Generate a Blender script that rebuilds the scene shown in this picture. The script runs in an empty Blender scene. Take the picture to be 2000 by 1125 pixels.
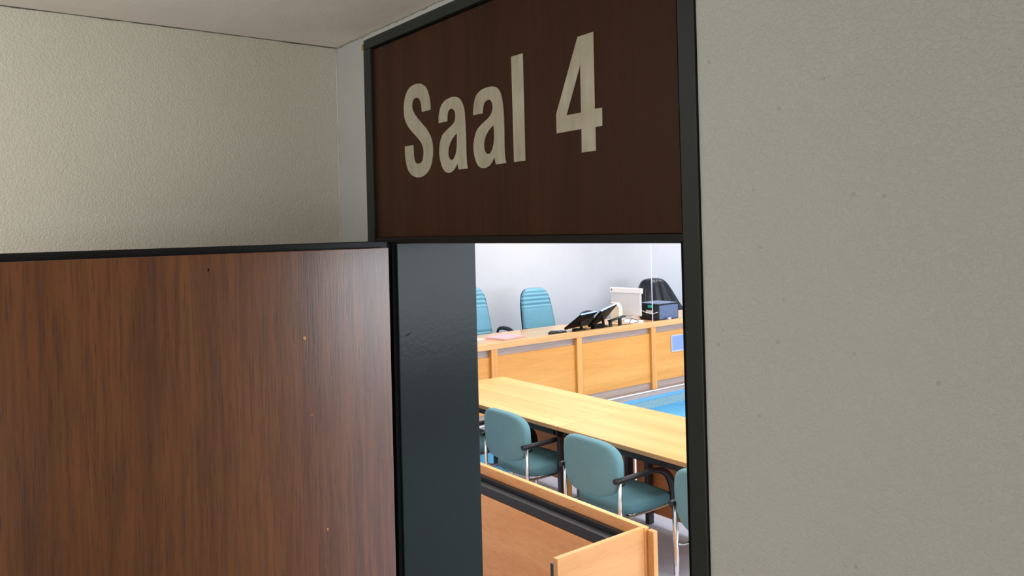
import bpy, bmesh, math, random
from mathutils import Vector, Matrix
random.seed(4)
S = bpy.context.scene
COL = S.collection
PI = math.pi

# ------------------------------------------------------------------ materials
def lin(c):
    out = []
    for v in c[:3]:
        v = v / 255.0
        out.append(v / 12.92 if v <= 0.04045 else ((v + 0.055) / 1.055) ** 2.4)
    return (out[0], out[1], out[2], 1.0)

def new_mat(name):
    m = bpy.data.materials.new(name); m.use_nodes = True
    return m, m.node_tree.nodes, m.node_tree.links, m.node_tree.nodes['Principled BSDF']

def coords(n, l, scale=(1, 1, 1), rot=(0, 0, 0)):
    tc = n.new('ShaderNodeTexCoord'); mp = n.new('ShaderNodeMapping')
    l.new(tc.outputs['Object'], mp.inputs['Vector'])
    mp.inputs['Scale'].default_value = scale; mp.inputs['Rotation'].default_value = rot
    return mp.outputs['Vector']

def noise(n, l, vec, scale, detail=4, rough=0.55, dist=0.0):
    t = n.new('ShaderNodeTexNoise'); t.inputs['Scale'].default_value = scale
    t.inputs['Detail'].default_value = detail; t.inputs['Roughness'].default_value = rough
    t.inputs['Distortion'].default_value = dist
    l.new(vec, t.inputs['Vector']); return t.outputs['Fac']

def ramp(n, l, fac, stops):
    r = n.new('ShaderNodeValToRGB'); e = r.color_ramp.elements
    while len(e) < len(stops): e.new(0.5)
    for k, (p, c) in enumerate(stops):
        e[k].position = p; e[k].color = c
    l.new(fac, r.inputs['Fac']); return r.outputs['Color']

def mixc(n, l, fac, a, b, mode='MIX'):
    m = n.new('ShaderNodeMix'); m.data_type = 'RGBA'; m.blend_type = mode
    for sock, v in (('Factor', fac), ('A', a), ('B', b)):
        s = [i for i in m.inputs if i.name == sock and (i.type == 'RGBA' if sock != 'Factor' else i.type == 'VALUE')][0]
        if hasattr(v, 'links'): l.new(v, s)
        else: s.default_value = v
    return [o for o in m.outputs if o.type == 'RGBA'][0]

def bump(n, l, b, h, strength, dist):
    k = n.new('ShaderNodeBump'); k.inputs['Strength'].default_value = strength
    k.inputs['Distance'].default_value = dist
    l.new(h, k.inputs['Height']); l.new(k.outputs['Normal'], b.inputs['Normal'])

def plain(name, c, rough=0.5, metal=0.0, var=0.06, vscale=9, bmp=0.0, bscale=200, spec=0.5, coat=0.0, bdist=0.002):
    m, n, l, b = new_mat(name)
    v = coords(n, l)
    base = lin(c); dark = tuple(x * (1 - var) for x in base[:3]) + (1,); lite = tuple(min(1, x * (1 + var)) for x in base[:3]) + (1,)
    l.new(ramp(n, l, noise(n, l, v, vscale, 3), [(0.3, dark), (0.7, lite)]), b.inputs['Base Color'])
    b.inputs['Roughness'].default_value = rough; b.inputs['Metallic'].default_value = metal
    b.inputs['Specular IOR Level'].default_value = spec
    b.inputs['Coat Weight'].default_value = coat; b.inputs['Coat Roughness'].default_value = 0.08
    if bmp: bump(n, l, b, noise(n, l, v, bscale, 3), bmp, bdist)
    return m

def wood(name, dark, mid, lite, axis, rough=0.4, broad=5, fine=60, stretch=0.06, pores=0.3, spec=0.5, coat=0.0, bmp=0.08, swirl=0.0, pstretch=14.0):
    m, n, l, b = new_mat(name)
    sc = [1, 1, 1]; sc['XYZ'.index(axis)] = stretch
    v = coords(n, l, tuple(sc))
    f1 = noise(n, l, v, broad, 5, 0.6, swirl)
    col = ramp(n, l, f1, [(0.28, lin(dark)), (0.5, lin(mid)), (0.74, lin(lite))])
    f2 = noise(n, l, v, fine, 6, 0.7)
    d = tuple(x * (1 - pores) for x in (1, 1, 1)) + (1,)
    col = mixc(n, l, 1.0, col, ramp(n, l, f2, [(0.36, d), (0.58, (1, 1, 1, 1))]), 'MULTIPLY')
    sc2 = [fine * 4.5] * 3; sc2['XYZ'.index(axis)] = fine * 4.5 / pstretch
    f3 = noise(n, l, coords(n, l, tuple(sc2)), 1.0, 2, 0.5)
    d3 = tuple(x * (1 - pores * 1.1) for x in (1, 1, 1)) + (1,)
    col = mixc(n, l, 1.0, col, ramp(n, l, f3, [(0.30, d3), (0.42, (1, 1, 1, 1))]), 'MULTIPLY')
    l.new(col, b.inputs['Base Color'])
    b.inputs['Roughness'].default_value = rough
    b.inputs['Specular IOR Level'].default_value = spec
    b.inputs['Coat Weight'].default_value = coat; b.inputs['Coat Roughness'].default_value = 0.42
    bump(n, l, b, f3, bmp, 0.0008)
    return m

def plaster(name, c, c2, big, strength, fine=420, aniso=(1, 1, 1), pits=False, dist=0.004, spots=None, crater=None):
    m, n, l, b = new_mat(name)
    v = coords(n, l, aniso)
    col = ramp(n, l, noise(n, l, coords(n, l), 1.6, 3), [(0.3, lin(c)), (0.7, lin(c2))])
    h1 = noise(n, l, v, big, 3, 0.5, 0.4)
    h2 = noise(n, l, v, fine, 2, 0.5)
    r1 = ramp(n, l, h1, [(0.42, (0, 0, 0, 1)), (0.60, (1, 1, 1, 1))])
    h = mixc(n, l, 0.22, r1, h2)
    if pits:
        vo = n.new('ShaderNodeTexVoronoi'); vo.inputs['Scale'].default_value = 26; vo.inputs['Randomness'].default_value = 1.0
        l.new(coords(n, l), vo.inputs['Vector'])
        sel = n.new('ShaderNodeMath'); sel.operation = 'GREATER_THAN'; sel.inputs[1].default_value = 0.52
        sep = n.new('ShaderNodeSeparateColor'); l.new(vo.outputs['Color'], sep.inputs[0]); l.new(sep.outputs[0], sel.inputs[0])
        pit = ramp(n, l, vo.outputs['Distance'], [(0.055, (1, 1, 1, 1)), (0.10, (0, 0, 0, 1))])
        pm = mixc(n, l, 1.0, pit, sel.outputs[0], 'MULTIPLY')
        h = mixc(n, l, pm, h, (0, 0, 0, 1))
        dk = mixc(n, l, 1.0, col, (0.80, 0.79, 0.77, 1), 'MULTIPLY')
        col = mixc(n, l, pm, col, dk)
    l.new(col, b.inputs['Base Color'])
    b.inputs['Roughness'].default_value = 0.55
    b.inputs['Specular IOR Level'].default_value = 0.4
    bump(n, l, b, h, strength, dist)
    return m

M = {}
M['wall_left'] = plaster('wall_left_plaster', (198, 195, 180), (205, 201, 187), 185, 0.32)
M['wall_right'] = plaster('wall_right_plaster', (181, 182, 177), (187, 187, 182), 180, 0.42, aniso=(0.8, 1, 1), pits=True, dist=0.003)
M['strip'] = plain('smooth_wall_paint', (174, 177, 174), 0.6, var=0.03)
M['ceiling'] = plain('ceiling_paint', (232, 224, 214), 0.7, var=0.03, bmp=0.25, bscale=160)
M['leaf'] = wood('dark_veneer', (86, 47, 18), (104, 60, 26), (120, 73, 36), 'Z', 0.29, broad=9, fine=75, stretch=0.05, pores=0.38, bmp=0.25, spec=0.6, pstretch=22, coat=0.4)
M['sign'] = wood('sign_veneer', (46, 24, 11), (56, 30, 14), (66, 37, 18), 'Z', 0.45, broad=9, fine=75, stretch=0.03, pores=0.22, bmp=0.05, spec=0.2)
M['frame'] = plain('dark_green_gloss_paint', (29, 37, 35), 0.2, var=0.04, bmp=0.12, bscale=90, spec=0.14)
M['frame_face'] = plain('dark_green_paint', (31, 36, 34), 0.45, var=0.05, bmp=0.05, bscale=120, spec=0.4)
M['black'] = plain('black_paint', (14, 14, 14), 0.45, var=0.1, spec=0.3)
M['seal'] = plain('black_rubber', (6, 6, 6), 0.8, var=0.1, spec=0.1)
M['bevel'] = plain('edge_caulk', (190, 188, 178), 0.5, var=0.04, bmp=0.2, bscale=60)
M['bead_shade'] = plain('shaded_bead_paint', (150, 147, 134), 0.7, var=0.05)  # bead colour darkened to carry the shade under the ceiling
M['chip'] = plain('chipped_wood', (196, 142, 84), 0.7)
M['tape'] = plain('yellow_tape', (170, 145, 50), 0.6)
def brushed():
    m, n, l, b = new_mat('brushed_steel_letter')
    f = noise(n, l, coords(n, l, (1, 1, 0.12)), 55, 4)
    g = noise(n, l, coords(n, l), 9, 3)
    c = mixc(n, l, 0.5, ramp(n, l, f, [(0.3, lin(
        (150, 144, 126))), (0.7, lin((186, 180, 160)))]), ramp(n, l, g, [(0.3, lin((152, 145, 122))), (0.7, lin((190, 184, 166)))]))
    l.new(c, b.inputs['Base Color']); b.inputs['Metallic'].default_value = 0.25; b.inputs['Roughness'].default_value = 0.5
    return m
M['steel_letter'] = brushed()
M['beech_x'] = wood('beech_table', (220, 154, 76), (235, 171, 94), (245, 189, 114), 'X', 0.33, broad=7, fine=50, stretch=0.05, pores=0.06, bmp=0.02, spec=0.45)
M['beech_streak'] = wood('beech_streaked_table', (220, 150, 72), (238, 175, 98), (250, 203, 128), 'X', 0.33, broad=11, fine=50, stretch=0.035, pores=0.06, bmp=0.02, spec=0.45)
M['beech_y'] = wood('beech_bench', (208, 142, 62), (219, 155, 75), (228, 168, 90), 'Y', 0.33, broad=7, fine=40, stretch=0.07, pores=0.08, bmp=0.02, spec=0.45, swirl=0.6)
M['beech_top'] = wood('beech_desktop', (216, 164, 104), (226, 176, 116), (234, 188, 130), 'Y', 0.16, broad=6, fine=40, stretch=0.06, pores=0.06, bmp=0.0, spec=0.5)
M['beech_edge'] = wood('beech_edging', (205, 155, 95), (218, 170, 110), (226, 182, 126), 'Y', 0.4, broad=7, fine=40, stretch=0.06, pores=0.1, bmp=0.02)
M['beech_z'] = wood('beech_post', (206, 142, 68), (216, 154, 80), (226, 168, 94), 'Z', 0.4, broad=7, fine=40, stretch=0.05, pores=0.1, bmp=0.02)
M['barrier'] = wood('beech_barrier', (222, 146, 84), (231, 159, 96), (238, 172, 110), 'X', 0.4, broad=3.2, fine=55, stretch=0.30, pores=0.10, bmp=0.03, swirl=1.6)
M['barrier_end'] = wood('beech_barrier_end', (205, 140, 78), (216, 152, 88), (226, 166, 102), 'Y', 0.36, broad=5, fine=50, stretch=0.16, pores=0.08, bmp=0.02, swirl=0.8)
M['modesty'] = wood('beech_dark_side', (176, 112, 56), (190, 126, 68), (202, 140, 82), 'X', 0.45, broad=5, fine=50, stretch=0.1, pores=0.1, bmp=0.02)
M['edge_ply'] = wood('table_edging', (176, 138, 92), (190, 152, 106), (202, 166, 120), 'X', 0.5, broad=8, fine=60, stretch=0.04, pores=0.2, bmp=0.02)
M['grey_band'] = wood('grey_stained_wood', (160, 142, 134), (174, 156, 147), (186, 168, 158), 'Y', 0.5, broad=12, fine=60, stretch=0.03, pores=0.2, bmp=0.02)
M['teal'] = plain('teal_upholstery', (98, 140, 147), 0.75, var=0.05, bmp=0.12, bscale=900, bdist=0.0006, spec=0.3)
M['teal_shaded'] = plain('teal_upholstery_shaded', (78, 116, 124), 0.75, var=0.05, bmp=0.12, bscale=900, bdist=0.0006, spec=0.3)  # same fabric as the backs, darkened for the table's shade
M['teal_exec'] = plain('teal_leather', (106, 163, 183), 0.5, var=0.04, bmp=0.05, bscale=500, bdist=0.0006, spec=0.4)
M['plastic'] = plain('black_plastic', (18, 18, 20), 0.38, var=0.1, spec=0.5)
M['black_screen'] = plain('black_screen_back', (9, 9, 11), 0.6, var=0.1, spec=0.15)
M['plastic_m'] = plain('matt_black_plastic', (24, 24, 26), 0.55, var=0.1, spec=0.4)
M['blue_plastic_and_sheen'] = plain('blue_grey_plastic_and_sheen', (96, 112, 142), 0.35, var=0.06, spec=0.5)
M['blue_glint'] = plain('light_blue_edge_glint', (140, 182, 232), 0.3, var=0.04, spec=0.5)  # bluish window light on the screens' top edges, put into the colour
M['chrome'] = plain('chrome_tube', (225, 222, 215), 0.16, metal=1.0, var=0.02)
M['steel_black'] = plain('black_steel', (26, 26, 28), 0.4, var=0.08, spec=0.5)
M['white_plastic'] = plain('white_plastic', (232, 230, 228), 0.35, var=0.02)
M['pale_plastic'] = plain('pale_grey_plastic', (205, 204, 205), 0.3, var=0.03)
M['grey_dot'] = plain('grey_emblem', (110, 110, 116), 0.4)
M['cream'] = plain('cream_card', (218, 212, 192), 0.7, var=0.04)
M['red'] = plain('red_strap', (216, 116, 92), 0.6)
M['paper'] = plain('white_paper', (240, 238, 238), 0.8, var=0.02)
M['pink'] = plain('pink_card', (232, 170, 178), 0.7, var=0.05)
M['notice'] = plain('notice_blue_reflection', (126, 152, 198), 0.3, var=0.05)  # blue tint stands for window light reflected on the notice
M['alu'] = plain('aluminium', (205, 210, 218), 0.35, metal=0.6, var=0.03)
M['screen_green'] = plain('green_display', (40, 190, 165), 0.3)
M['yellow'] = plain('yellow_plug', (225, 205, 60), 0.5)
M['robe'] = plain('black_robe_cloth', (9, 13, 26), 0.36, var=0.15, bmp=0.02, bscale=60, spec=0.4)
M['carpet_grey'] = plain('grey_carpet', (196, 201, 215), 0.95, var=0.10, vscale=3, bmp=0.4, bscale=500, spec=0.1)
M['carpet_blue'] = plain('blue_carpet', (98, 176, 220), 0.9, var=0.05, vscale=6, bmp=0.3, bscale=500, spec=0.1)
M['riser'] = plain('grey_teal_riser', (132, 164, 172), 0.8, var=0.12, vscale=60, spec=0.2)
M['blue_trim'] = plain('blue_nosing', (104, 168, 224), 0.6, var=0.05, spec=0.3)
M['white_trim'] = plain('white_metal_nosing', (236, 236, 232), 0.3, var=0.02)
M['room_wall'] = plain('white_woodchip', (206, 205, 208), 0.8, var=0.02, vscale=3, bmp=0.25, bscale=140, spec=0.2)
M['floor_hall'] = plain('hall_floor', (186, 180, 172), 0.5, var=0.1)
def glassmat():
    m, n, l, b = new_mat('clear_acrylic')
    v = coords(n, l)
    l.new(ramp(n, l, noise(n, l, v, 4, 2), [(0, (0.95, 0.97, 1, 1)), (1, (0.98, 0.99, 1, 1))]), b.inputs['Base Color'])
    b.inputs['Transmission Weight'].default_value = 1.0; b.inputs['Roughness'].default_value = 0.0; b.inputs['IOR'].default_value = 1.05
    return m
M['acrylic'] = glassmat()
M['acrylic_edge'] = plain('polished_acrylic_edge', (226, 232, 240), 0.3, var=0.02)

# ------------------------------------------------------------------ mesh helpers
def add_box(bm, x0, x1, y0, y1, z0, z1, mi=0):
    vs = [bm.verts.new((x, y, z)) for x in (x0, x1) for y in (y0, y1) for z in (z0, z1)]
    for q in ((0, 1, 3, 2), (4, 6, 7, 5), (0, 4, 5, 1), (2, 3, 7, 6), (0, 2, 6, 4), (1, 5, 7, 3)):
        f = bm.faces.new([vs[i] for i in q]); f.material_index = mi
    return vs

def add_tube(bm, pts, r, seg=10, rx=None):
    """swept tube; r may be a list; rx widens the section sideways"""
    pts = [Vector(p) for p in pts]; N = len(pts)
    rings = []
    up0 = Vector((0, 0, 1))
    prev = None
    for i, p in enumerate(pts):
        t = (pts[min(i + 1, N - 1)] - pts[max(i - 1, 0)]).normalized()
        if prev is None:
            a = t.cross(up0)
            if a.length < 1e-3: a = t.cross(Vector((0, 1, 0)))
            a.normalize()
        else:
            a = (prev - t * prev.dot(t)).normalized()
        prev = a; c = t.cross(a)
        rr = r[i] if isinstance(r, (list, tuple)) else r
        ra = rr if rx is None else rx
        rings.append([bm.verts.new(p + a * ra * math.cos(2 * PI * k / seg) + c * rr * math.sin(2 * PI * k / seg)) for k in range(seg)])
    for i in range(N - 1):
        for k in range(seg):
            bm.faces.new((rings[i][k], rings[i][(k + 1) % seg], rings[i + 1][(k + 1) % seg], rings[i + 1][k]))
    bm.faces.new(rings[0][::-1]); bm.faces.new(rings[-1])

def smooth_path(ctrl, n=6):
    P = [Vector(c) for c in ctrl]; out = []
    for i in range(len(P) - 1):
        p0 = P[max(i - 1, 0)]; p1 = P[i]; p2 = P[i + 1]; p3 = P[min(i + 2, len(P) - 1)]
        for k in range(n):
            t = k / n
            out.append(0.5 * ((2 * p1) + (p2 - p0) * t + (2 * p0 - 5 * p1 + 4 * p2 - p3) * t * t + (3 * p1 - p0 - 3 * p2 + p3) * t ** 3))
    out.append(P[-1]); return out

def obj(name, bm, mats, parent=None, bevel=0.0, smooth=False, seg=2):
    bmesh.ops.recalc_face_normals(bm, faces=bm.faces)
    me = bpy.data.meshes.new(name)
    if smooth:
        for f in bm.faces: f.smooth = True
    bm.to_mesh(me); bm.free()
    for m in (mats if isinstance(mats, (list, tuple)) else [mats]): me.materials.append(m)
    o = bpy.data.objects.new(name, me); COL.objects.link(o)
    if parent: o.parent = parent
    if bevel:
        b = o.modifiers.new('bevel', 'BEVEL'); b.width = bevel; b.segments = seg; b.limit_method = 'ANGLE'
    return o

def box(name, d, mat, parent=None, bevel=0.0, label=None):
    bm = bmesh.new(); add_box(bm, *d)
    o = obj(name, bm, mat, parent, bevel)
    if label: o['label'] = label
    return o

def tube(name, pts, r, mat, parent=None, seg=10, rx=None, label=None):
    bm = bmesh.new(); add_tube(bm, pts, r, seg, rx)
    o = obj(name, bm, mat, parent, smooth=True)
    if label: o['label'] = label
    return o

def thing(name, label, cat, loc=(0, 0, 0), rz=0, group=None):
    o = bpy.data.objects.new(name, None); COL.objects.link(o)
    o.empty_display_size = 0.1
    o.location = loc; o.rotation_euler = (0, 0, rz)
    tag(o, label, cat, group); return o

def tag(o, label, cat, group=None):
    o['label'] = label; o['category'] = cat
    if group: o['group'] = group
    return o

def struct(o):
    o['kind'] = 'structure'; return o

def copy_tree(src, loc, rz, label):
    def rec(o, par):
        c = o.copy(); COL.objects.link(c)
        if par: c.parent = par
        for ch in o.children: rec(ch, c)
        return c
    r = rec(src, None); r.location = loc; r.rotation_euler = (0, 0, rz); r['label'] = label
    return r

def pad_bm(outline, thick, bulge_f=0.0, bulge_b=0.0, warp=None, center=(0, 0)):
    """cushion-like solid: outline in (u, v), thickness along w. warp maps (u, v, w) -> xyz"""
    bm = bmesh.new(); cx, cy = center
    prof = []
    for s in (0.25, 0.5, 0.72, 0.88): prof.append((s, thick / 2 + bulge_f * (1 - s * s)))
    prof += [(0.955, thick / 2 * 0.93), (0.985, thick / 2 * 0.65), (1.0, 0), (0.985, -thick / 2 * 0.65), (0.955, -thick / 2 * 0.93)]
    for s in (0.88, 0.72, 0.5, 0.25): prof.append((s, -thick / 2 - bulge_b * (1 - s * s)))
    W = warp or (lambda u, v, w: (u, v, w))
    top = bm.verts.new(W(cx, cy, thick / 2 + bulge_f)); bot = bm.verts.new(W(cx, cy, -thick / 2 - bulge_b))
    rings = [[bm.verts.new(W(cx + (u - cx) * s, cy + (v - cy) * s, w)) for u, v in outline] for s, w in prof]
    N = len(outline)
    for k in range(N):
        bm.faces.new((top, rings[0][k], rings[0][(k + 1) % N])); bm.faces.new((bot, rings[-1][(k + 1) % N], rings[-1][k]))
        for i in range(len(rings) - 1):
            bm.faces.new((rings[i][k], rings[i + 1][k], rings[i + 1][(k + 1) % N], rings[i][(k + 1) % N]))
    return bm

def superellipse(a, b, n, N=56, cx=0, cy=0, taper=0.0):
    out = []
    for k in range(N):
        t = 2 * PI * k / N
        u = math.copysign(abs(math.cos(t)) ** (2 / n), math.cos(t)); v = math.copysign(abs(math.sin(t)) ** (2 / n), math.sin(t))
        out.append((cx + a * u * (1 + taper * v), cy + b * v))
    return out

def plate_bm(c, th, up):
    """thin rectangular plate through four 3-D corners, thickened along up"""
    bm = bmesh.new(); up = Vector(up).normalized() * th
    a = [bm.verts.new(Vector(p)) for p in c]; b = [bm.verts.new(Vector(p) + up) for p in c]
    bm.faces.new(a[::-1]); bm.faces.new(b)
    for i in range(4): bm.faces.new((a[i], a[(i + 1) % 4], b[(i + 1) % 4], b[i]))
    return bm

# ------------------------------------------------------------------ the setting: corridor
D = 1.05      # plane of the door wall
CZ = 2.596    # corridor ceiling
struct(box('wall_left', (-2.34, -2.24, -2.2, D + 0.13, 0, CZ), M['wall_left']))
bm = bmesh.new()
add_box(bm, -0.857, 1.9, D - 0.008, 1.31, 0, CZ, 0)
w = struct(obj('wall_front', bm, [M['wall_right']], bevel=0.017, seg=4))
bm = bmesh.new()
add_box(bm, -2.24, -2.06, D, 1.30, 0, 2.5815)
add_box(bm, -2.24, -0.857, D, 1.30, 2.5815, CZ)
struct(obj('wall_front', bm, M['strip']))
struct(box('ceiling', (-2.34, 1.9, -2.2, D + 0.02, CZ, CZ + 0.08), M['ceiling']))
struct(box('floor', (-2.34, 1.9, -2.2, 1.31, -0.06, 0), M['floor_hall']))
struct(box('wall_right', (1.8, 1.9, -2.2, D, 0, CZ), M['wall_right']))
struct(box('wall_back', (-2.34, 1.9, -2.3, -2.2, 0, CZ), M['wall_left']))

# uneven beads along the corners: paint, and a dark one for shade
def bead(name, p, q, r, n, mat, amp):
    pts = []
    for k in range(n + 1):
        v = Vector(p).lerp(Vector(q), k / n)
        pts.append(v + Vector((0, 0, random.uniform(-amp, amp))))
    return struct(tube(name, pts, [r * random.uniform(0.6, 1.3) for _ in pts], mat, seg=6))
bead('trim_2', (-2.235, D - 0.002, CZ - 0.001), (-0.9, D - 0.002, CZ - 0.001), 0.0035, 90, M['bead_shade'], 0.0014)
M['shadow_line'] = plain('ceiling_corner_shadow', (92, 84, 72), 0.8, var=0.1)
bead('corner_shadow', (-2.2395, -2.1, CZ - 0.0005), (-2.2395, D, CZ - 0.0005), 0.0022, 90, M['shadow_line'], 0.0008)  # dark tube imitating the shadow line where wall meets ceiling
bead('trim_3', (-2.239, D - 0.001, 1.9), (-2.239, D - 0.001, CZ), 0.0022, 20, M['bevel'], 0.0)

# door frame, painted dark green
fr = bpy.data.objects.new('trim_1', None); COL.objects.link(fr); struct(fr)
box('left_jamb', (-2.06, -1.892, D, 1.308, 0, 1.997), M['frame'], fr, 0.002)
tube('scuff', [(-1.8922, 1.0686, 1.7445), (-1.8919, 1.0798, 1.7475), (-1.8922, 1.0896, 1.7536)], [0.0006, 0.0013, 0.0004], M['seal'], fr, 6, None, 'small dark scuff')
box('right_jamb', (-0.895, -0.858, D - 0.002, 1.308, 0, 2.58), M['frame_face'], fr, 0.002)
box('top_rail', (-2.056, -0.858, D - 0.002, 1.308, 2.553, 2.580), M['frame_face'], fr, 0.003)
box('left_rail', (-2.06, -2.018, D - 0.002, 1.308, 1.997, 2.5525), M['frame_face'], fr, 0.003)
box('transom', (-2.018, -0.895, D + 0.002, 1.308, 1.997, 2.0135), M['black'], fr, 0.001)
box('seal', (-2.018, -0.895, D + 0.020, D + 0.05, 2.0135, 2.553), M['seal'], fr)
box('seal', (-1.935, -1.897, D - 0.014, D - 0.0005, 0, 2.000), M['seal'], fr, 0.002)
box('seal', (-0.8995, -0.895, D - 0.001, 1.30, 0, 2.0), M['seal'], fr)
box('tape_remnant', (-2.0625, -2.0565, D - 0.005, D - 0.002, 2.553, 2.570), M['tape'], fr, label='scrap of yellow tape')

# open door leaf, folded back against the left wall; rebated, so its black lip shows behind the panel
dr = bpy.data.objects.new('door_1', None); COL.objects.link(dr); dr.location = (-1.91, 1.02, 0.012); struct(dr)
lp_ = box('leaf_panel', (0.001, 0.025, -0.93, 0.001, 0, 1.975), M['leaf'], dr, 0.0015, 'dark reddish brown veneered face')
box('rebate_lip', (-0.018, 0.001, -0.943, 0.0125, -0.002, 1.9925), M['black'], dr, 0.002, 'black painted rebate edge')
tube('hinge', [(-0.002, 0.0175, 1.86), (-0.002, 0.0175, 1.985)], 0.005, M['plastic_m'], dr)
def flake(name, y, z, pts, mat, lab):
    bm = bmesh.new()
    a = [bm.verts.new((0.0252, y + p[0], z + p[1])) for p in pts]
    b = [bm.verts.new((0.0258, y + p[0] * 0.9, z + p[1] * 0.9)) for p in pts]
    bm.faces.new(a[::-1]); bm.faces.new(b)
    for i in range(len(a)): bm.faces.new((a[i], a[(i + 1) % len(a)], b[(i + 1) % len(a)], b[i]))
    o = obj(name, bm, mat, lp_); o['label'] = lab
flake('chip', 0.780 - 1.02, 1.756, [(-0.005, 0.002), (-0.002, -0.002), (0.001, -0.006), (0.004, 0.001), (0.002, 0.005), (-0.003, 0.005)], M['chip'], 'pale chip in the veneer')
flake('scratch', 0.793 - 1.02, 1.564, [(-0.006, 0), (0.004, -0.0012), (0.005, 0.0006)], M['chip'], 'short pale scratch')
flake('scratch', 0.829 - 1.02, 1.268, [(-0.002, 0.004), (0.0, -0.005), (0.003, 0.004)], M['chip'], 'small pale scratch low on the door')
flake('dent', 0.55 - 1.02, 1.939, [(-0.0015, 0.004), (-0.001, -0.004), (0.0018, -0.003), (0.0012, 0.004)], M['seal'], 'small dark dent')

# ------------------------------------------------------------------ the sign over the door
sg = thing('door_sign', 'dark brown wooden sign panel over the doorway with metal letters reading Saal 4', 'sign', (-1.46, D, 2.0135))
box('panel', (-0.558, 0.556, 0.008, 0.020, 0.0005, 0.5345), M['sign'], sg, 0.001)
LET = {"S":[[[-1.7552,2.3359,1],[-1.7115,2.3356,1],[-1.7127,2.3554,0],[-1.7201,2.3787,0],[-1.7335,2.3976,0],[-1.7533,2.4078,0],[-1.7678,2.4117,0],[-1.7901,2.4122,0],[-1.8169,2.4069,0],[-1.8353,2.3923,0],[-1.8457,2.3705,0],[-1.8476,2.3473,0],[-1.8445,2.3313,0],[-1.8344,2.3146,0],[-1.8182,2.2991,0],[-1.7926,2.2809,0],[-1.771,2.2653,0],[-1.757,2.2507,0],[-1.7513,2.2332,0],[-1.755,2.2166,0],[-1.7642,2.2061,0],[-1.7813,2.2044,0],[-1.7923,2.2084,0],[-1.7992,2.2204,0],[-1.8014,2.2378,0],[-1.8013,2.255,1],[-1.8466,2.2556,1],[-1.8462,2.2303,0],[-1.8411,2.2085,0],[-1.8311,2.1903,0],[-1.8149,2.1775,0],[-1.7867,2.1691,0],[-1.7608,2.1693,0],[-1.7388,2.176,0],[-1.7204,2.1895,0],[-1.7096,2.209,0],[-1.705,2.2326,0],[-1.7082,2.2551,0],[-1.718,2.2727,0],[-1.7356,2.2915,0],[-1.758,2.3084,0],[-1.7793,2.325,0],[-1.7958,2.3405,0],[-1.8034,2.3549,0],[-1.8013,2.368,0],[-1.7919,2.3755,0],[-1.7769,2.3759,0],[-1.7661,2.3706,0],[-1.7592,2.3601,0],[-1.7562,2.3465,0]]],"a1":[[[-1.6751,2.2972,1],[-1.6354,2.2971,1],[-1.6341,2.3119,0],[-1.629,2.322,0],[-1.6177,2.3259,0],[-1.6074,2.3227,0],[-1.6001,2.3139,0],[-1.5993,2.3022,0],[-1.6043,2.2922,0],[-1.6176,2.2842,0],[-1.6411,2.2751,0],[-1.6603,2.2646,0],[-1.6712,2.2476,0],[-1.6755,2.2298,0],[-1.6736,2.2096,0],[-1.6651,2.189,0],[-1.6522,2.1753,0],[-1.6358,2.1702,0],[-1.6194,2.1719,0],[-1.6061,2.1791,0],[-1.5953,2.1899,1],[-1.5896,2.175,1],[-1.5509,2.1745,1],[-1.5535,2.1855,0],[-1.5556,2.2082,0],[-1.5556,2.2498,0],[-1.557,2.2881,0],[-1.559,2.3127,0],[-1.5663,2.3311,0],[-1.5795,2.3452,0],[-1.5984,2.3522,0],[-1.621,2.3531,0],[-1.6444,2.3493,0],[-1.6616,2.3391,0],[-1.6712,2.324,0],[-1.6752,2.31,0]],[[-1.5946,2.2638,1],[-1.6158,2.2509,0],[-1.6296,2.2362,0],[-1.6342,2.2224,0],[-1.6327,2.2097,0],[-1.6246,2.2019,0],[-1.6148,2.201,0],[-1.6047,2.209,0],[-1.5977,2.2225,0],[-1.5949,2.2434,0]]],"a2":[[[-1.523,2.2973,1],[-1.4845,2.297,1],[-1.4821,2.3108,0],[-1.4759,2.321,0],[-1.4631,2.3249,0],[-1.4529,2.3227,0],[-1.4465,2.3142,0],[-1.4458,2.3025,0],[-1.4514,2.2917,0],[-1.4649,2.2827,0],[-1.4884,2.2729,0],[-1.5084,2.2617,0],[-1.5192,2.2459,0],[-1.5249,2.226,0],[-1.5238,2.2087,0],[-1.5168,2.1894,0],[-1.5044,2.1754,0],[-1.487,2.1704,0],[-1.4696,2.1721,0],[-1.455,2.1793,0],[-1.4432,2.1915,1],[-1.4383,2.1753,1],[-1.3988,2.1754,1],[-1.4022,2.1863,0],[-1.404,2.2076,0],[-1.4034,2.2465,0],[-1.404,2.2855,0],[-1.4076,2.3152,0],[-1.415,2.3359,0],[-1.4283,2.3477,0],[-1.4449,2.3527,0],[-1.4676,2.3539,0],[-1.4909,2.3508,0],[-1.5091,2.3417,0],[-1.5188,2.3244,0],[-1.5225,2.3078,0]],[[-1.4435,2.2649,1],[-1.4603,2.2562,0],[-1.4752,2.2428,0],[-1.4817,2.2267,0],[-1.48,2.2115,0],[-1.4711,2.2026,0],[-1.4597,2.2022,0],[-1.4509,2.2104,0],[-1.4446,2.2247,0],[-1.4421,2.2442,0]]],"l":[[[-1.3717,2.4067,1],[-1.3302,2.4062,1],[-1.3305,2.1748,1],[-1.3707,2.175,1]]],"4":[[[-1.1552,2.4052,1],[-1.1096,2.4058,1],[-1.1107,2.2567,1],[-1.0905,2.2562,1],[-1.0914,2.2218,1],[-1.1104,2.2212,1],[-1.1108,2.176,1],[-1.1512,2.1757,1],[-1.1503,2.2222,1],[-1.2252,2.2218,1],[-1.2255,2.2607,1]],[[-1.1493,2.349,1],[-1.1503,2.2546,1],[-1.1933,2.255,1]]]}
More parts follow.
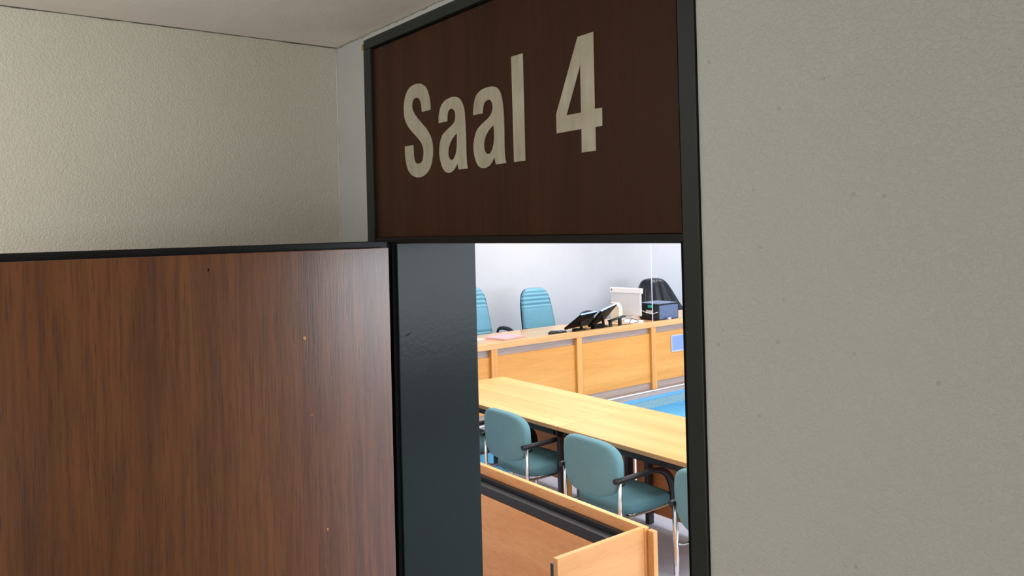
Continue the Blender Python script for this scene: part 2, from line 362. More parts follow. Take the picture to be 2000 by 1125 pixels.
def outline(lp):
    N = len(lp); out = []
    for i in range(N):
        a, b = lp[i], lp[(i + 1) % N]
        p1 = Vector((a[0], a[1])); p2 = Vector((b[0], b[1]))
        if a[2] and b[2]: out.append(p1); continue
        p0 = p1 - (p2 - p1) if a[2] else Vector(lp[i - 1][:2])
        c = lp[(i + 2) % N]; p3 = p2 + (p2 - p1) if b[2] else Vector(c[:2])
        for k in range(5):
            t = k / 5
            out.append(0.5 * ((2 * p1) + (p2 - p0) * t + (2 * p0 - 5 * p1 + 4 * p2 - p3) * t * t + (3 * p1 - p0 - 3 * p2 + p3) * t ** 3))
    return out
for key, nm in (('S', 'letter'), ('a1', 'letter'), ('a2', 'letter'), ('l', 'letter'), ('4', 'numeral')):
    cu = bpy.data.curves.new(nm, 'CURVE'); cu.dimensions = '2D'; cu.fill_mode = 'BOTH'; cu.extrude = 0.0008
    for lp in LET[key]:
        pts = outline(lp); sp = cu.splines.new('POLY'); sp.points.add(len(pts) - 1); sp.use_cyclic_u = True
        for q, v in zip(sp.points, pts): q.co = (v.x + 1.46, v.y - 2.0135, 0, 1)
    tmp = bpy.data.objects.new('tmp', cu)
    COL.objects.link(tmp)
    bpy.context.view_layer.update()
    me = bpy.data.meshes.new_from_object(tmp.evaluated_get(bpy.context.evaluated_depsgraph_get()))
    bpy.data.objects.remove(tmp)
    me.transform(Matrix.Rotation(PI / 2, 4, 'X')); me.transform(Matrix.Translation((0, 0.0070, 0)))
    me.materials.clear(); me.materials.append(M['steel_letter'])
    o = bpy.data.objects.new(nm, me); COL.objects.link(o); o.parent = sg
    o['label'] = 'brushed metal ' + {'S': 'capital S', 'a1': 'first letter a', 'a2': 'second letter a', 'l': 'letter l', '4': 'numeral 4'}[key]

# ------------------------------------------------------------------ the setting: courtroom
RC = 2.9
struct(box('floor', (-8.3, 3.1, 1.31, 12.1, -0.06, 0), M['carpet_grey']))
struct(box('floor', (-6.06, -5.30, 1.32, 12.0, 0.0, 0.006), M['carpet_blue']))
pod = bpy.data.objects.new('floor', None); COL.objects.link(pod); struct(pod)
box('podium_top', (-8.2, -6.15, 1.32, 12.0, 0.006, 0.198), M['carpet_blue'], pod)
box('riser', (-6.075, -6.045, 1.32, 12.0, 0.006, 0.098), M['riser'], pod, label='grey teal step riser')
box('blue_strip', (-6.075, -6.040, 1.32, 12.0, 0.098, 0.135), M['blue_trim'], pod, 0.002, 'blue edging strip')
box('grey_strip', (-6.15, -6.050, 1.32, 12.0, 0.135, 0.198), M['grey_band'], pod, label='grey wooden strip')
box('nosing', (-6.050, -6.040, 1.32, 12.0, 0.188, 0.200), M['white_trim'], pod, 0.002, 'white metal nosing')
struct(box('wall_far', (-8.3, -8.2, 1.31, 12.1, 0, RC), M['room_wall']))
struct(box('wall_end', (-8.3, 3.1, 12.0, 12.1, 0, RC), M['room_wall']))
bm = bmesh.new()
add_box(bm, -8.3, -2.06, 1.302, 1.312, 0, RC); add_box(bm, -0.857, 3.1, 1.312, 1.322, 0, RC); add_box(bm, -2.06, -0.857, 1.309, 1.32, 2.6, RC)
struct(obj('wall_near', bm, M['room_wall']))
struct(box('ceiling', (-8.3, 3.1, 1.302, 12.1, RC, RC + 0.08), M['room_wall']))
bm = bmesh.new()
add_box(bm, 3.0, 3.1, 1.31, 12.1, 0, 0.9); add_box(bm, 3.0, 3.1, 1.31, 12.1, 2.5, RC)
add_box(bm, 3.0, 3.1, 1.31, 2.2, 0.9, 2.5); add_box(bm, 3.0, 3.1, 11.2, 12.1, 0.9, 2.5)
struct(obj('wall_right', bm, M['room_wall']))
for k in range(3):
    y0 = 2.2 + k * 3.0
    wn = bpy.data.objects.new('window_%d' % (k + 1), None); COL.objects.link(wn); struct(wn)
    bm = bmesh.new()
    add_box(bm, 3.0, 3.06, y0, y0 + 3, 0.9, 0.97); add_box(bm, 3.0, 3.06, y0, y0 + 3, 2.43, 2.5)
    for yy in (y0, y0 + 1.465, y0 + 2.93): add_box(bm, 3.0, 3.06, yy, yy + 0.07, 0.97, 2.43)
    obj('window_frame', bm, M['white_plastic'], wn, 0.004)
    box('pane', (3.03, 3.036, y0 + 0.07, y0 + 2.93, 0.97, 2.43), M['acrylic'], wn)
struct(box('trim_4', (-8.2, -8.16, 9.50, 11.5, 0.70, 0.79), M['white_plastic'], None, 0.006))

# ------------------------------------------------------------------ judges' bench
bn = thing('judges_bench', 'long beech judges bench with framed front panels and glossy desktop on the podium', 'bench', (-6.1, 0, 0.2))
Y0, Y1 = 2.15, 9.94
posts = [2.17, 3.28, 4.39, 5.475, 6.588, 7.70, 8.81, 9.9]
box('desktop', (-0.64, -0.028, Y0, Y1, 0.70, 0.733), M['beech_top'], bn, 0.003)
box('front_edge', (-0.03, 0.03, Y0, Y1, 0.685, 0.745), M['beech_edge'], bn, 0.004, 'pale raised front edge')
for i in range(len(posts) - 1):
    a, b = posts[i] + 0.035, posts[i + 1] - 0.035
    box('front_panel', (-0.034, -0.006, a, b, 0.072, 0.612), M['beech_y'], bn, 0.002)
    box('recess_band', (-0.050, -0.026, a, b, 0.612, 0.685), M['grey_band'], bn, 0, 'grey band below the desktop')
    box('plinth', (-0.050, -0.020, a, b, 0.0, 0.072), M['grey_band'], bn, 0, 'grey plinth')
for y in posts:
    box('post', (-0.045, 0.026, y - 0.036, y + 0.036, 0.0, 0.686), M['beech_z'], bn, 0.002)
for y in (Y0 + 0.02, 6.0, Y1 - 0.05):
    box('support_panel', (-0.60, -0.052, y, y + 0.03, 0.0, 0.70), M['beech_z'], bn)

nt = thing('notice_frame', 'notice in a silver frame on the bench front panel, coloured with a light blue reflection', 'notice', (-6.1, 7.06, 0.57))
bm = bmesh.new()
for d in ((0, 0.012, -0.16, 0.26, 0.178, 0.192), (0, 0.012, -0.16, 0.26, 0.0, 0.014), (0, 0.012, -0.16, -0.148, 0.014, 0.178), (0, 0.012, 0.248, 0.26, 0.014, 0.178)): add_box(bm, *d)
obj('rim', bm, M['alu'], nt).location = (-0.005, 0, 0)
box('face', (-0.005, 0.003, -0.148, 0.248, 0.014, 0.178), M['notice'], nt)

# ------------------------------------------------------------------ high-backed judges' chairs
def make_exec(label, dz=0.0):
    t = thing('judge_chair', label, 'chair', (0, 0, 0), 0, 'high-backed chairs behind the bench')
    # faces local +X, origin at floor below the seat
    ol = superellipse(0.235, 0.36, 4.2, 72, 0, 0.36, -0.10)
    rec = math.radians(11)
    def back(u, v, w):
        rib = 0
        if w > 0:
            if 0.46 < v < 0.66: rib = 0.014 * abs(math.sin((v - 0.46) / 0.05 * PI)) - 0.012
            if v < 0.20: rib = 0.014 * abs(math.sin(v / 0.05 * PI)) - 0.012
        ww = w + rib + 0.25 * u * u
        return (-0.22 - v * math.sin(rec) + ww * math.cos(rec), u, 0.46 + dz + v * math.cos(rec) + ww * math.sin(rec))
    # dense grid so that the stitched ribs show
    bm = bmesh.new(); NU, NV = 14, 72
    def half(v):
        q = min(1, abs((v - 0.36) / 0.36)); return 0.235 * (1 - q ** 4.2) ** (1 / 4.2) * (1 - 0.10 * (v - 0.36) / 0.36)
    grid = []
    for j in range(NV + 1):
        v = 0.72 * (0.5 - 0.5 * math.cos(PI * j / NV)) if False else 0.72 * j / NV
        v = min(max(v, 0.004), 0.716)
        h = half(v); row = []
        for i in range(NU + 1):
            s = -1 + 2 * i / NU; e = (1 - abs(s) ** 6) * (1 - abs((v - 0.36) / 0.36) ** 16)
            row.append(bm.verts.new(back(s * h, v, 0.045 * max(e, 0) + 0.004)))
        grid.append(row)
    for j in range(NV):
        for i in range(NU): bm.faces.new((grid[j][i], grid[j][i + 1], grid[j + 1][i + 1], grid[j + 1][i]))
    rim = [grid[0][i] for i in range(NU + 1)] + [grid[j][NU] for j in range(1, NV + 1)] + [grid[NV][i] for i in range(NU - 1, -1, -1)] + [grid[j][0] for j in range(NV - 1, 0, -1)]
    bm.faces.new(rim)
    bk = obj('backrest', bm, M['teal_exec'], t, smooth=True)
    obj('back_shell', pad_bm(ol, 0.035, 0, 0.02, lambda u, v, w: back(u * 1.0, v, min(w, 0) - 0.012 if True else w), (0, 0.36)), M['plastic_m'], bk, smooth=True)['label'] = 'black rear shell'
    so = superellipse(0.24, 0.25, 4, 48)
    obj('seat', pad_bm(so, 0.10, 0.012, 0, lambda u, v, w: (u * 1.0 + 0.03, v, 0.43 + dz + w)), M['teal_exec'], t, smooth=True)
    for s in (-1, 1):
        p = smooth_path([(-0.20, s * 0.27, 0.46), (-0.19, s * 0.285, 0.60), (-0.17, s * 0.29, 0.675), (-0.08, s * 0.29, 0.70), (0.06, s * 0.29, 0.69), (0.15, s * 0.285, 0.64), (0.18, s * 0.28, 0.55), (0.15, s * 0.26, 0.42)], 5)
        p = [v + Vector((0, 0, dz)) for v in p]
        tube('armrest', p, 0.016, M['plastic'], t, 10, 0.024)
    tube('column', [(0, 0, 0.09), (0, 0, 0.38 + dz)], 0.028, M['plastic_m'], t, 14)
    bm = bmesh.new()
    for k in range(5):
        a = 2 * PI * k / 5 + 0.3
        add_tube(bm, [(0, 0, 0.105), (0.15 * math.cos(a), 0.15 * math.sin(a), 0.09), (0.30 * math.cos(a), 0.30 * math.sin(a), 0.07)], [0.03, 0.024, 0.016], 8)
    sb = obj('star_base', bm, M['plastic_m'], t, smooth=True)
    for k in range(5):
        a = 2 * PI * k / 5 + 0.3; c = Vector((0.30 * math.cos(a), 0.30 * math.sin(a), 0.03)); d = Vector((-math.sin(a), math.cos(a), 0)) * 0.02
        tube('castor', [c - d, c + d], 0.03, M['plastic'], sb, 12)
    return t
ex = make_exec('high-backed teal chair standing alone behind the middle of the bench', -0.065)
ex.location = (-7.18, 6.035, 0.195); ex.rotation_euler = (0, 0, -0.06)
e1 = make_exec('high-backed teal chair behind the bench, half hidden by the green door jamb')
e1.location = (-7.20, 5.085, 0.195); e1.rotation_euler = (0, 0, -0.05)
e3 = make_exec('high-backed chair covered by the black robe behind the printer', -0.16)
for ch in list(e3.children):
    if ch.name.startswith('armrest'): bpy.data.objects.remove(ch)
e3.location = (-7.14, 8.16, 0.195); e3.rotation_euler = (0, 0, -0.1)

# robe thrown over the third chair
def robe():
    bm = bmesh.new(); rows = []; NA = 72
    lev = [(1.292, 0.02, 0.02), (1.287, 0.12, 0.07), (1.268, 0.185, 0.10), (1.225, 0.235, 0.125), (1.15, 0.28, 0.14), (1.05, 0.325, 0.16), (0.95, 0.37, 0.18), (0.85, 0.42, 0.27), (0.74, 0.46, 0.31), (0.62, 0.47, 0.32)]
    for j, (z, a, b) in enumerate(lev):
        f = min(1, j / 5); row = []
        for k in range(NA):
            t = 2 * PI * k / NA
            fold = 1 + f * (0.10 * math.cos(8 * t + 0.15 * j) + 0.05 * math.cos(13 * t + 1.3) + 0.03 * math.sin(5 * t))
            if abs(t - 0.0) < 0.35 or abs(t - 2 * PI) < 0.35: fold -= 0.35 * f * (1 - min(abs(t), abs(t - 2 * PI)) / 0.35)
            yy = a * math.sin(t) * fold; xx = b * math.cos(t) * fold
            tilt = (z - 0.65) * -0.19
            row.append(bm.verts.new((xx + tilt, yy, z + 0.006 * math.cos(9 * t) * f)))
        rows.append(row)
    for j in range(len(rows) - 1):
        for k in range(NA): bm.faces.new((rows[j][k], rows[j][(k + 1) % NA], rows[j + 1][(k + 1) % NA], rows[j + 1][k]))
    bm.faces.new(rows[0])
    o = obj('robe', bm, M['robe'], None, smooth=True)
    ss = o.modifiers.new('subdivision', 'SUBSURF'); ss.levels = 1; ss.render_levels = 2
    o.location = (-7.40, 8.16, 0)
    tag(o, 'black robe draped in folds over a chair back behind the printer', 'robe')
robe()

# ------------------------------------------------------------------ things on the bench
DZ = 0.9345
bm = bmesh.new(); add_box(bm, -0.105, 0.105, -0.15, 0.15, 0, 0.003)
o = obj('paper_sheet', bm, M['paper']); o.location = (-6.50, 4.36, DZ); o.rotation_euler = (0, 0, 0.25)
tag(o, 'white sheet of paper on the bench left of the pink folder', 'paper')
pf = thing('paper_folder', 'pink card folder with papers lying on the bench top', 'folder', (-6.36, 4.73, DZ), 0.25)
box('cover', (-0.13, 0.13, -0.155, 0.155, 0.012, 0.016), M['pink'], pf, 0.001)
box('sheets', (-0.12, 0.122, -0.15, 0.152, 0.002, 0.012), M['cream'], pf, 0.001)
box('back_cover', (-0.13, 0.13, -0.16, 0.155, 0.0, 0.002), M['pink'], pf)

def ellipsoid(name, r, mat, parent, loc=(0, 0, 0)):
    bm = bmesh.new(); bmesh.ops.create_uvsphere(bm, u_segments=20, v_segments=12, radius=1)
    for v in bm.verts:
        z = v.co.z * r[2]
        v.co = Vector((v.co.x * r[0] + loc[0], v.co.y * r[1] + loc[1], max(z, 0) + loc[2]))
    return obj(name, bm, mat, parent, smooth=True)
ms = thing('computer_mouse', 'small dark computer mouse at the left end of the equipment on the bench', 'mouse', (-6.235, 5.245, DZ), 0.2)
ellipsoid('body', (0.035, 0.056, 0.032), M['plastic_m'], ms)
tube('scroll_wheel', [(-0.003, 0.028, 0.028), (0.003, 0.028, 0.028)], 0.006, M['alu'], ms, 12)
kb = thing('keypad', 'small dark keypad with blue-grey keys between the mouse and tilted screen', 'keypad', (-6.235, 5.365, DZ), 0.0)
kt = box('tray', (-0.06, 0.03, -0.055, 0.055, 0, 0.016), M['plastic_m'], kb, 0.004)
for r_ in range(3):
    bm = bmesh.new()
    for c_ in range(4): add_box(bm, -0.052 + r_ * 0.027, -0.030 + r_ * 0.027, -0.050 + c_ * 0.026, -0.028 + c_ * 0.026, 0.016, 0.021)
    obj('key_row', bm, M['blue_plastic_and_sheen'], kt)

def tilted_screen(label, c, mat_back, stand):
    A, B, C, Dd = [Vector(v) for v in c]
    o0 = A
    nrm = (B - A).cross(Dd - A).normalized()
    if nrm.z < 0: nrm = -nrm
    base = ((A + B + C + Dd) / 4); base = Vector((base.x, base.y, DZ))
    t = thing('tilted_monitor', label, 'monitor', tuple(base))
    loc = [v - base for v in (A, B, C, Dd)]
    hs = obj('housing', plate_bm(loc, 0.024, -nrm), M['black_screen'], t, 0.004)
    ins = [v.lerp(sum(loc, Vector()) / 4, 0.07) + nrm * 0.0005 for v in loc]
    obj('screen', plate_bm(ins, 0.001, nrm), M['blue_plastic_and_sheen'], hs)
    out = (loc[1] - loc[0]).normalized() * 0.006
    e = [loc[1] + nrm * 0.002, loc[2] + nrm * 0.002, loc[2] + out + nrm * 0.002, loc[1] + out + nrm * 0.002]
    obj('edge_glint', plate_bm(e, 0.016, -nrm), M['blue_glint'], hs)['label'] = 'light blue reflection coloured along the upper edge'
    mid = sum(loc, Vector()) / 4 - nrm * 0.022
    tube('stand', [(mid.x, mid.y, 0.008), tuple(mid * 0.6 + Vector((0, 0, mid.z * 0.2))), tuple(mid)], 0.016, M['plastic_m'], t)
    obj('foot', pad_bm(superellipse(0.045, 0.045, 3, 32), 0.010, 0, 0, lambda u, v, w: (mid.x + u, mid.y + v, 0.005 + w)), M['plastic_m'], t, smooth=True)
    return t
def screen_at(label, a, h, w):
    A = Vector(a); h = Vector(h); w = Vector(w)
    return tilted_screen(label, (A, A + h, A + h + w, A + w), None, None)
screen_at('black screen tilted far back on the bench, lower left one of two', (-6.292, 5.453, 0.966), (0.196, 0.065, 0.155), (-0.108, 0.325, 0.0))
screen_at('black screen tilted far back, upper right one overlapping its twin', (-6.262, 5.765, 0.962), (0.148, 0.052, 0.169), (-0.185, 0.412, 0.034))

tl = thing('telephone', 'black desk telephone partly hidden behind the tilted black screens', 'telephone', (-6.58, 5.99, DZ), 0.1)
bm = bmesh.new()
a = [bm.verts.new((x, -0.09, z)) for x, z in ((-0.09, 0), (0.09, 0), (0.09, 0.10), (0.05, 0.105), (-0.09, 0.03))]; b = [bm.verts.new((v.co.x, 0.09, v.co.z)) for v in a]
bm.faces.new(a); bm.faces.new(b[::-1])
for i in range(5): bm.faces.new((a[i], a[(i + 1) % 5], b[(i + 1) % 5], b[i]))
obj('body', bm, M['plastic_m'], tl, 0.006)
tube('handset', smooth_path([(0.07, -0.10, 0.125), (0.068, -0.06, 0.135), (0.066, 0.0, 0.142), (0.068, 0.06, 0.135), (0.07, 0.10, 0.125)], 4), 0.018, M['plastic'], tl, 10)
for k, (x, y, w_, h_) in enumerate(((-6.175, 5.83, 0.16, 0.05), (-6.172, 5.52, 0.07, 0.034))):
    pa = thing('power_adapter', ['larger black power adapter under the tilted black screens', 'small black power adapter at the front edge left of the larger one'][k], 'adapter', (x, y, DZ), 0.1, 'adapters under the screens')
    box('body', (-0.028, 0.028, -w_ / 2, w_ / 2, 0, h_), M['black_screen'], pa, 0.006)
    tube('plug_lead', smooth_path([(0, w_ / 2 - 0.001, 0.02), (0.008, w_ / 2 + 0.02, 0.012), (-0.006, w_ / 2 + 0.035, 0.006)], 4), 0.004, M['plastic'], pa, 6)
pt = thing('laptop_stand', 'low black stand with thin top and legs between screens and printer', 'stand', (-6.2, 6.10, DZ))
obj('top_plate', plate_bm([(0.0, -0.10, 0.060), (0.06, -0.10, 0.060), (0.06, 0.13, 0.096), (0.0, 0.13, 0.096)], 0.012, (0, 0, 1)), M['plastic'], pt, 0.002)
for (x, y, h) in ((0.03, 0.06, 0.084), (0.03, -0.085, 0.062)):
    box('leg', (x - 0.014, x + 0.014, y - 0.016, y + 0.016, 0, h), M['plastic'], pt, 0.002)

mo = thing('computer_monitor', 'white-backed computer monitor standing left of the black printer', 'monitor', (-6.50, 6.60, DZ), 0.165)
box('back_shell', (-0.205, 0.205, -0.018, 0.018, 0.055, 0.315), M['pale_plastic'], mo, 0.006)
tb = box('top_band', (-0.215, 0.225, -0.024, 0.020, 0.312, 0.372), M['white_plastic'], mo, 0.006, 'white top band')
bm = bmesh.new(); add_tube(bm, [(-0.185, -0.0275, 0.348), (-0.185, -0.0235, 0.348)], 0.010, 16); obj('emblem', bm, M['grey_dot'], tb)['label'] = 'small round grey emblem'
box('screen', (-0.195, 0.195, 0.018, 0.020, 0.065, 0.305), M['plastic'], mo)
box('neck', (-0.04, 0.04, 0.020, 0.045, 0.01, 0.16), M['white_plastic'], mo, 0.004)
obj('foot', pad_bm(superellipse(0.11, 0.075, 3, 40), 0.012, 0, 0, lambda u, v, w: (u, v + 0.03, 0.006 + w)), M['white_plastic'], mo, smooth=True)
fl = thing('magazine_file', 'cream card file with a red strap standing before the white monitor', 'file', (-6.47, 6.41, DZ), 0.15)
bm = bmesh.new()
pr = [(-0.055, 0), (0.06, 0), (0.06, 0.15), (0.02, 0.215), (-0.055, 0.215)]
a = [bm.verts.new((x, -0.035, z)) for x, z in pr]; b = [bm.verts.new((x, 0.035, z)) for x, z in pr]
bm.faces.new(a); bm.faces.new(b[::-1])
for i in range(5): bm.faces.new((a[i], a[(i + 1) % 5], b[(i + 1) % 5], b[i]))
fc = obj('case', bm, M['cream'], fl, 0.002)
tube('strap', [(-0.057, -0.0375, 0.205), (0.018, -0.0375, 0.205), (0.061, -0.0375, 0.148)], 0.004, M['red'], fc, 6)
for k in range(3):
    bm = bmesh.new(); add_box(bm, -0.105, 0.105, -0.075, 0.075, 0, 0.004)
    o = obj('paper_sheet', bm, M['paper']); o.location = (-6.27 - 0.01 * k, 6.47 + 0.015 * k, DZ + 0.0045 * k); o.rotation_euler = (0, 0, 0.35 + 0.22 * k)
    tag(o, ['lowest of three white sheets piled between stand and printer', 'middle one of three white sheets piled between stand and printer', 'topmost of three white sheets piled between stand and printer'][k], 'paper', 'papers by the printer')
for k, (c, lab) in enumerate(((((-6.16, 6.30, 0.016), (-6.20, 6.36, 0.045), (-6.24, 6.42, 0.055), (-6.22, 6.48, 0.03), (-6.16, 6.44, 0.019), (-6.14, 6.36, 0.018)), 'thin black cable looping over the white papers'),
        (((-6.215, 6.06, 0.006), (-6.225, 6.12, 0.012), (-6.205, 6.17, 0.006), (-6.22, 6.22, 0.008), (-6.17, 6.27, 0.006), (-6.155, 6.32, 0.006)), 'thin black cable lying under the black stand'))):
    o = tube('cable', [(x + 6.2, y - 6.2, z) for x, y, z in smooth_path(c, 6)], 0.004, M['plastic'], None, 6)
    o.location = (-6.2, 6.2, DZ); tag(o, lab, 'cable')

pn = thing('label_printer', 'boxy black printer with a small green display on the bench', 'printer', (-6.145, 6.755, DZ))
bm = bmesh.new()
pr = [(-0.30, 0.02), (-0.28, 0.0), (-0.02, 0.0), (0.0, 0.012), (0.0, 0.180), (-0.008, 0.188), (-0.31, 0.188), (-0.315, 0.18), (-0.315, 0.06)]
a = [bm.verts.new((x, 0.0, z)) for x, z in pr]; b = [bm.verts.new((x, 0.335, z)) for x, z in pr]
bm.faces.new(a); bm.faces.new(b[::-1])
for i in range(len(pr)): bm.faces.new((a[i], a[(i + 1) % len(pr)], b[(i + 1) % len(pr)], b[i]))
obj('body', bm, M['plastic_m'], pn, 0.004)
sc = box('side_sheen', (0.0, 0.004, 0.012, 0.323, 0.014, 0.172), M['blue_plastic_and_sheen'], pn, 0.002, 'blue-grey reflection plate on the side')  # thin plate coloured for the window light reflected on this face
box('hatch', (0.004, 0.007, 0.08, 0.14, 0.05, 0.13), M['blue_plastic_and_sheen'], sc, 0.001)
box('lid', (-0.305, -0.006, 0.01, 0.325, 0.188, 0.194), M['blue_plastic_and_sheen'], pn, 0.002, 'blue-grey lid')
box('display', (-0.16, -0.10, -0.003, 0.0, 0.145, 0.172), M['screen_green'], pn, 0, 'small green display')
box('label_plate', (-0.19, -0.09, -0.003, 0.0, 0.075, 0.112), M['pale_plastic'], pn, 0, 'pale grey label')
tube('plug', [(-0.285, -0.012, 0.09), (-0.285, 0.002, 0.09)], 0.011, M['yellow'], pn, 12, None, 'yellow plug')
tube('lead', smooth_path([(-0.275, -0.008, 0.095), (-0.23, -0.012, 0.10), (-0.18, -0.008, 0.085), (-0.10, -0.01, 0.075), (-0.04, -0.008, 0.09), (-0.012, -0.004, 0.10)], 5), 0.004, M['white_plastic'], pn, 6, None, 'white lead')
bm = bmesh.new(); add_tube(bm, smooth_path([(-0.26, -0.004, 0.03), (-0.22, -0.012, 0.055), (-0.16, -0.012, 0.055), (-0.11, -0.004, 0.012)], 5), 0.007, 8); obj('paper_slot', bm, M['plastic'], pn, smooth=True)

ps = thing('acrylic_screen', 'clear upright acrylic screen with bright polished edge on the bench front', 'screen', (-6.098, 6.60, 0.9455))
box('pane', (-0.003, 0.003, 0.006, 1.40, 0.0, 0.98), M['acrylic'], ps)
box('edge', (-0.003, 0.003, 0.0, 0.006, 0.0, 0.98), M['acrylic_edge'], ps, 0, 'bright polished edge')
for y in (0.25, 1.1): box('clamp', (-0.014, 0.014, y, y + 0.05, 0, 0.025), M['alu'], ps, 0.002)

# ------------------------------------------------------------------ tables
def make_table(label, x0, x1, y0, y1, legs_x, top):
    t = thing('conference_table', label, 'table', ((x0 + x1) / 2, (y0 + y1) / 2, 0), 0, 'beech tables in front of the bench')
    hx, hy = (x1 - x0) / 2, (y1 - y0) / 2
    tt = box('tabletop', (-hx, hx, -hy, hy, 0.713, 0.74), top, t, 0.002)
    bm = bmesh.new()
    add_box(bm, -hx - 0.0005, hx + 0.0005, -hy - 0.001, -hy + 0.002, 0.7145, 0.7385)
    add_box(bm, -hx - 0.0005, hx + 0.0005, hy - 0.002, hy + 0.001, 0.7145, 0.7385)
    obj('edging', bm, M['edge_ply'], tt)['label'] = 'pale plywood-look edging'
    bm = bmesh.new()
    add_box(bm, -hx + 0.05, hx - 0.05, -hy + 0.025, -hy + 0.065, 0.668, 0.713); add_box(bm, -hx + 0.05, hx - 0.05, hy - 0.065, hy - 0.025, 0.668, 0.713)
    add_box(bm, -hx + 0.03, -hx + 0.07, -hy + 0.025, hy - 0.025, 0.668, 0.713); add_box(bm, hx - 0.07, hx - 0.03, -hy + 0.025, hy - 0.025, 0.668, 0.713)
    obj('frame', bm, M['steel_black'], t, 0.002)['label'] = 'black steel frame'
    cx = (x0 + x1) / 2
    for lx in legs_x:
        for ly in (-hy + 0.045, hy - 0.125):
            box('leg', (lx - cx - 0.0165, lx - cx + 0.0165, ly - 0.026, ly + 0.026, 0, 0.668), M['steel_black'], t, 0.003)
    box('modesty_panel', (-hx + 0.012, hx - 0.012, hy - 0.085, hy - 0.068, 0.06, 0.667), M['modesty'], t, 0.002, 'brown beech modesty panel')
    return t
make_table('beech table with streaked top, farther left of the two joined end to end', -5.55, -3.913, 3.315, 4.10, (-5.50, -3.9295), M['beech_streak'])
t2 = make_table('beech table running out behind the right door frame, joined to the streaked one', -3.909, -2.10, 3.315, 4.10, (-3.745, -2.15), M['beech_x'])
box('end_panel', (-0.902, -0.884, -0.345, -0.30, 0, 0.666), M['beech_z'], t2, 0.001, 'narrow upright beech strip')

# ------------------------------------------------------------------ visitor chairs
def make_chair(label):
    t = thing('visitor_chair', label, 'chair', (0, 0, 0), 0, 'teal chairs at the tables')
    # seen from behind: local -Y is the back, origin on the floor under the back edge
    ol = superellipse(0.230, 0.160, 3.1, 64, 0, 0, 0.0)
    ol = [(u * (1.0 + 0.035 * (v / 0.165)), v) for u, v in ol]
    def wback(u, v, w): return (u, -0.052 + w + 0.85 * u * u + 0.05 * (0.165 - v) * 0.6, 0.677 + v)
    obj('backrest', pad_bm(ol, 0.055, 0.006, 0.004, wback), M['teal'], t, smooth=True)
    so = superellipse(0.235, 0.232, 3.6, 64)
    def wseat(u, v, w):
        d = -0.05 * max(0, (v - 0.10) / 0.14) ** 2 - 0.018 * max(0, (-v - 0.12) / 0.12) ** 2
        return (u, 0.245 + v, 0.452 + w + d * (1 if w > 0 else 0.5))
    obj('seat', pad_bm(so, 0.062, 0.014, 0.0, wseat), M['teal_shaded'], t, smooth=True)
    for s in (-1, 1):
        x = s * 0.226
        tube('leg', [(x, -0.02, 0.0), (x, -0.02, 0.30), (x, -0.02, 0.62)], 0.0115, M['chrome'], t, 12, None, 'chrome rear leg')
        tube('leg', [(x, 0.415, 0.0), (x, 0.415, 0.40)], 0.0115, M['chrome'], t, 12, None, 'chrome front leg')
        p = smooth_path([(x, -0.055, 0.634), (x, -0.01, 0.634), (x, 0.14, 0.636), (x, 0.25, 0.637), (x, 0.34, 0.612), (x, 0.392, 0.555), (x, 0.410, 0.48), (x, 0.415, 0.395)], 6)
        tube('armrest', p, [0.015] * 20 + [0.017 + 0.010 * min(1, k / 10) for k in range(len(p) - 20)], M['plastic'], t, 12, 0.018, 'black curved armrest')
        tube('seat_rail', smooth_path([(x, -0.02, 0.432), (s * 0.214, 0.05, 0.414), (s * 0.214, 0.37, 0.414), (x, 0.415, 0.432)], 4), 0.008, M['chrome'], t, 8, None, 'chrome side rail')
        tube('back_bracket', [(x, -0.02, 0.60), (s * 0.205, 0.035, 0.60)], 0.008, M['plastic'], t, 8)
    tube('cross_bar', [(-0.214, 0.10, 0.414), (0.214, 0.10, 0.414)], 0.008, M['chrome'], t, 8)
    return t
c0 = make_chair('teal visitor chair with chrome legs in the middle, behind the barrier end')
c0.location = (-3.330, 3.085, 0)
copy_tree(c0, (-4.196, 3.125, 0), 0.0, 'teal visitor chair at the streaked table, left of the middle chair')
copy_tree(c0, (-4.90, 3.10, 0), 0.02, 'teal visitor chair mostly hidden by the green door jamb')
copy_tree(c0, (-2.46, 3.06, 0), 0.0, 'teal visitor chair cut off by the right door frame')

# ------------------------------------------------------------------ low barrier in the foreground of the courtroom
br = thing('wooden_barrier', 'low beech barrier with black steel rail nearest the doorway', 'barrier', (-2.06, 2.155, 0))
bb = box('back_board', (-2.2, 0.002, 0.0, 0.024, 0.05, 0.90), M['barrier'], br, 0.002)
box('top_edge', (-2.2, 0.002, 0.0005, 0.0235, 0.90, 0.903), M['beech_x'], bb, 0, 'pale top edge')
box('side_board', (-0.022, 0.0, -0.425, -0.0005, 0.05, 0.90), M['barrier_end'], br, 0.002, 'pale beech end board')
box('side_edge', (-0.0215, -0.0005, -0.4245, -0.001, 0.90, 0.903), M['beech_y'], br, 0)
box('end_post', (0.003, 0.034, 0.012, 0.035, 0.05, 0.895), M['barrier_end'], br, 0.002)
bm = bmesh.new()
add_box(bm, -2.2, -0.024, -0.060, -0.020, 0.800, 0.842)
obj('rail', bm, M['steel_black'], br, 0.004)['label'] = 'black steel rail'
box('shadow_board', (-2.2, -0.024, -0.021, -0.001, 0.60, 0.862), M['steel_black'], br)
box('inner_panel', (-2.2, -0.215, -0.062, -0.046, 0.10, 0.798), M['barrier'], br, 0.002)
box('upright', (-0.205, -0.15, -0.060, -0.020, 0.05, 0.799), M['steel_black'], br, 0.003)
for x in (-1.0, -0.72, -0.40, -0.12):
    tube('screw', [(x, -0.003, 0.880), (x, 0.001, 0.880)], 0.003, M['alu'], bb, 8)
bx = bmesh.new(); add_box(bx, -0.052, -0.024, -0.415, -0.385, 0.80, 0.872)
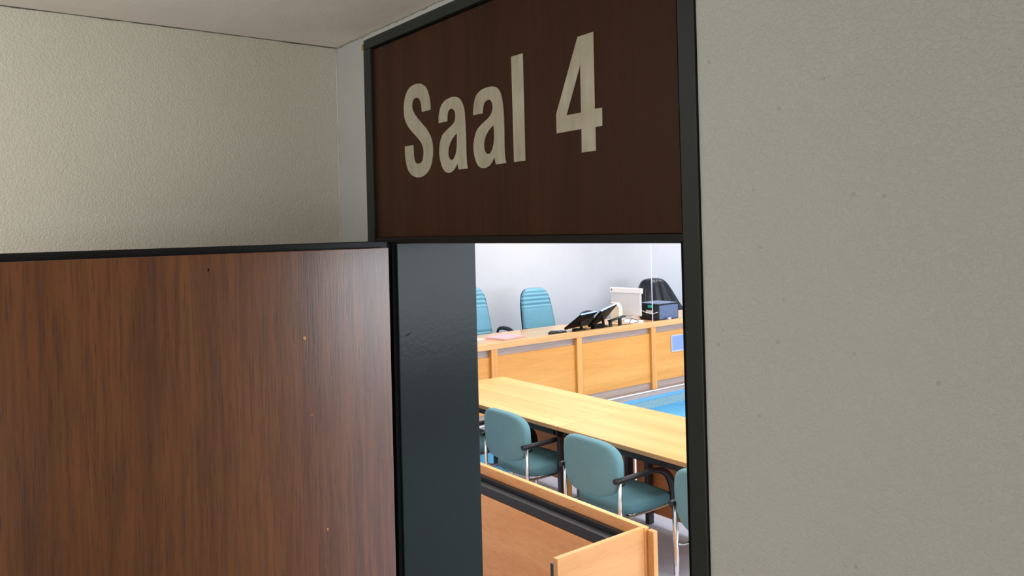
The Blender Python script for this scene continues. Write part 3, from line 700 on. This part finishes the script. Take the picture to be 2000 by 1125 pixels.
obj('bracket', bx, M['plastic'], br, 0.003)['label'] = 'black bracket'

# ------------------------------------------------------------------ light
def area(name, loc, target, sx, sy, power, col=(1, 1, 1)):
    ld = bpy.data.lights.new(name, 'AREA'); ld.shape = 'RECTANGLE'; ld.size = sx; ld.size_y = sy; ld.energy = power; ld.color = col
    o = bpy.data.objects.new(name, ld); COL.objects.link(o); o.location = loc
    o.rotation_euler = (Vector(target) - Vector(loc)).to_track_quat('-Z', 'Y').to_euler()
    return o
for x in (-6.9, -4.2, -1.4, 1.4):
    for y in (3.4, 6.4, 9.6):
        area('unseen_overhead_light', (x, y, 2.86), (x, y, 0), 1.2, 1.2, 40, (1.0, 0.97, 0.94))
area('unseen_overhead_light', (-2.6, 1.75, 2.86), (-2.7, 1.9, 0), 1.2, 0.5, 20, (1.0, 0.97, 0.94))  # extra light added to brighten the barrier's inner panel
area('window_light', (2.9, 6.7, 1.7), (0, 6.7, 1.6), 8.6, 1.5, 340, (0.84, 0.92, 1.0))
area('corridor_fill', (-0.7, -1.7, 1.2), (-1.7, 0.9, 2.7), 2.0, 1.8, 21, (1.0, 0.98, 0.95))  # unseen area light behind the camera, tilted up to brighten the ceiling
area('corridor_fill', (1.75, -0.9, 1.2), (-2.0, -0.5, 2.6), 2.0, 1.8, 16, (1.0, 0.98, 0.95))  # light added on the right to lift the left wall and ceiling
area('left_wall_fill', (-1.30, -0.60, 2.50), (-2.24, 0.75, 1.95), 0.7, 0.2, 7, (1.0, 0.96, 0.93))  # added light aimed at the dark wall above the door leaf
wd = bpy.data.worlds.new('World'); S.world = wd; wd.use_nodes = True
bg = wd.node_tree.nodes['Background']; bg.inputs[0].default_value = (0.75, 0.85, 1.0, 1); bg.inputs[1].default_value = 1.0

# ------------------------------------------------------------------ camera
cd = bpy.data.cameras.new('Camera'); cam = bpy.data.objects.new('Camera', cd); COL.objects.link(cam)
r = Vector((0.60655234, 0.79465123, -0.02497343)); u = Vector((0.02107252, 0.0153317, 0.99966039)); f = Vector((-0.79476424, 0.6068726, 0.00744583))
mw = Matrix(((r.x, u.x, -f.x, 0), (r.y, u.y, -f.y, 0), (r.z, u.z, -f.z, 2.03), (0, 0, 0, 1)))
cam.matrix_world = mw
cd.sensor_width = 36; cd.sensor_fit = 'HORIZONTAL'; cd.lens = 1542.546 / 2000 * 36
cd.shift_y = -(562.5 - 434.397) / 2000; cd.clip_start = 0.02
S.camera = cam
S.view_settings.view_transform = 'Standard'; S.view_settings.look = 'None'
S.view_settings.exposure = 0.0
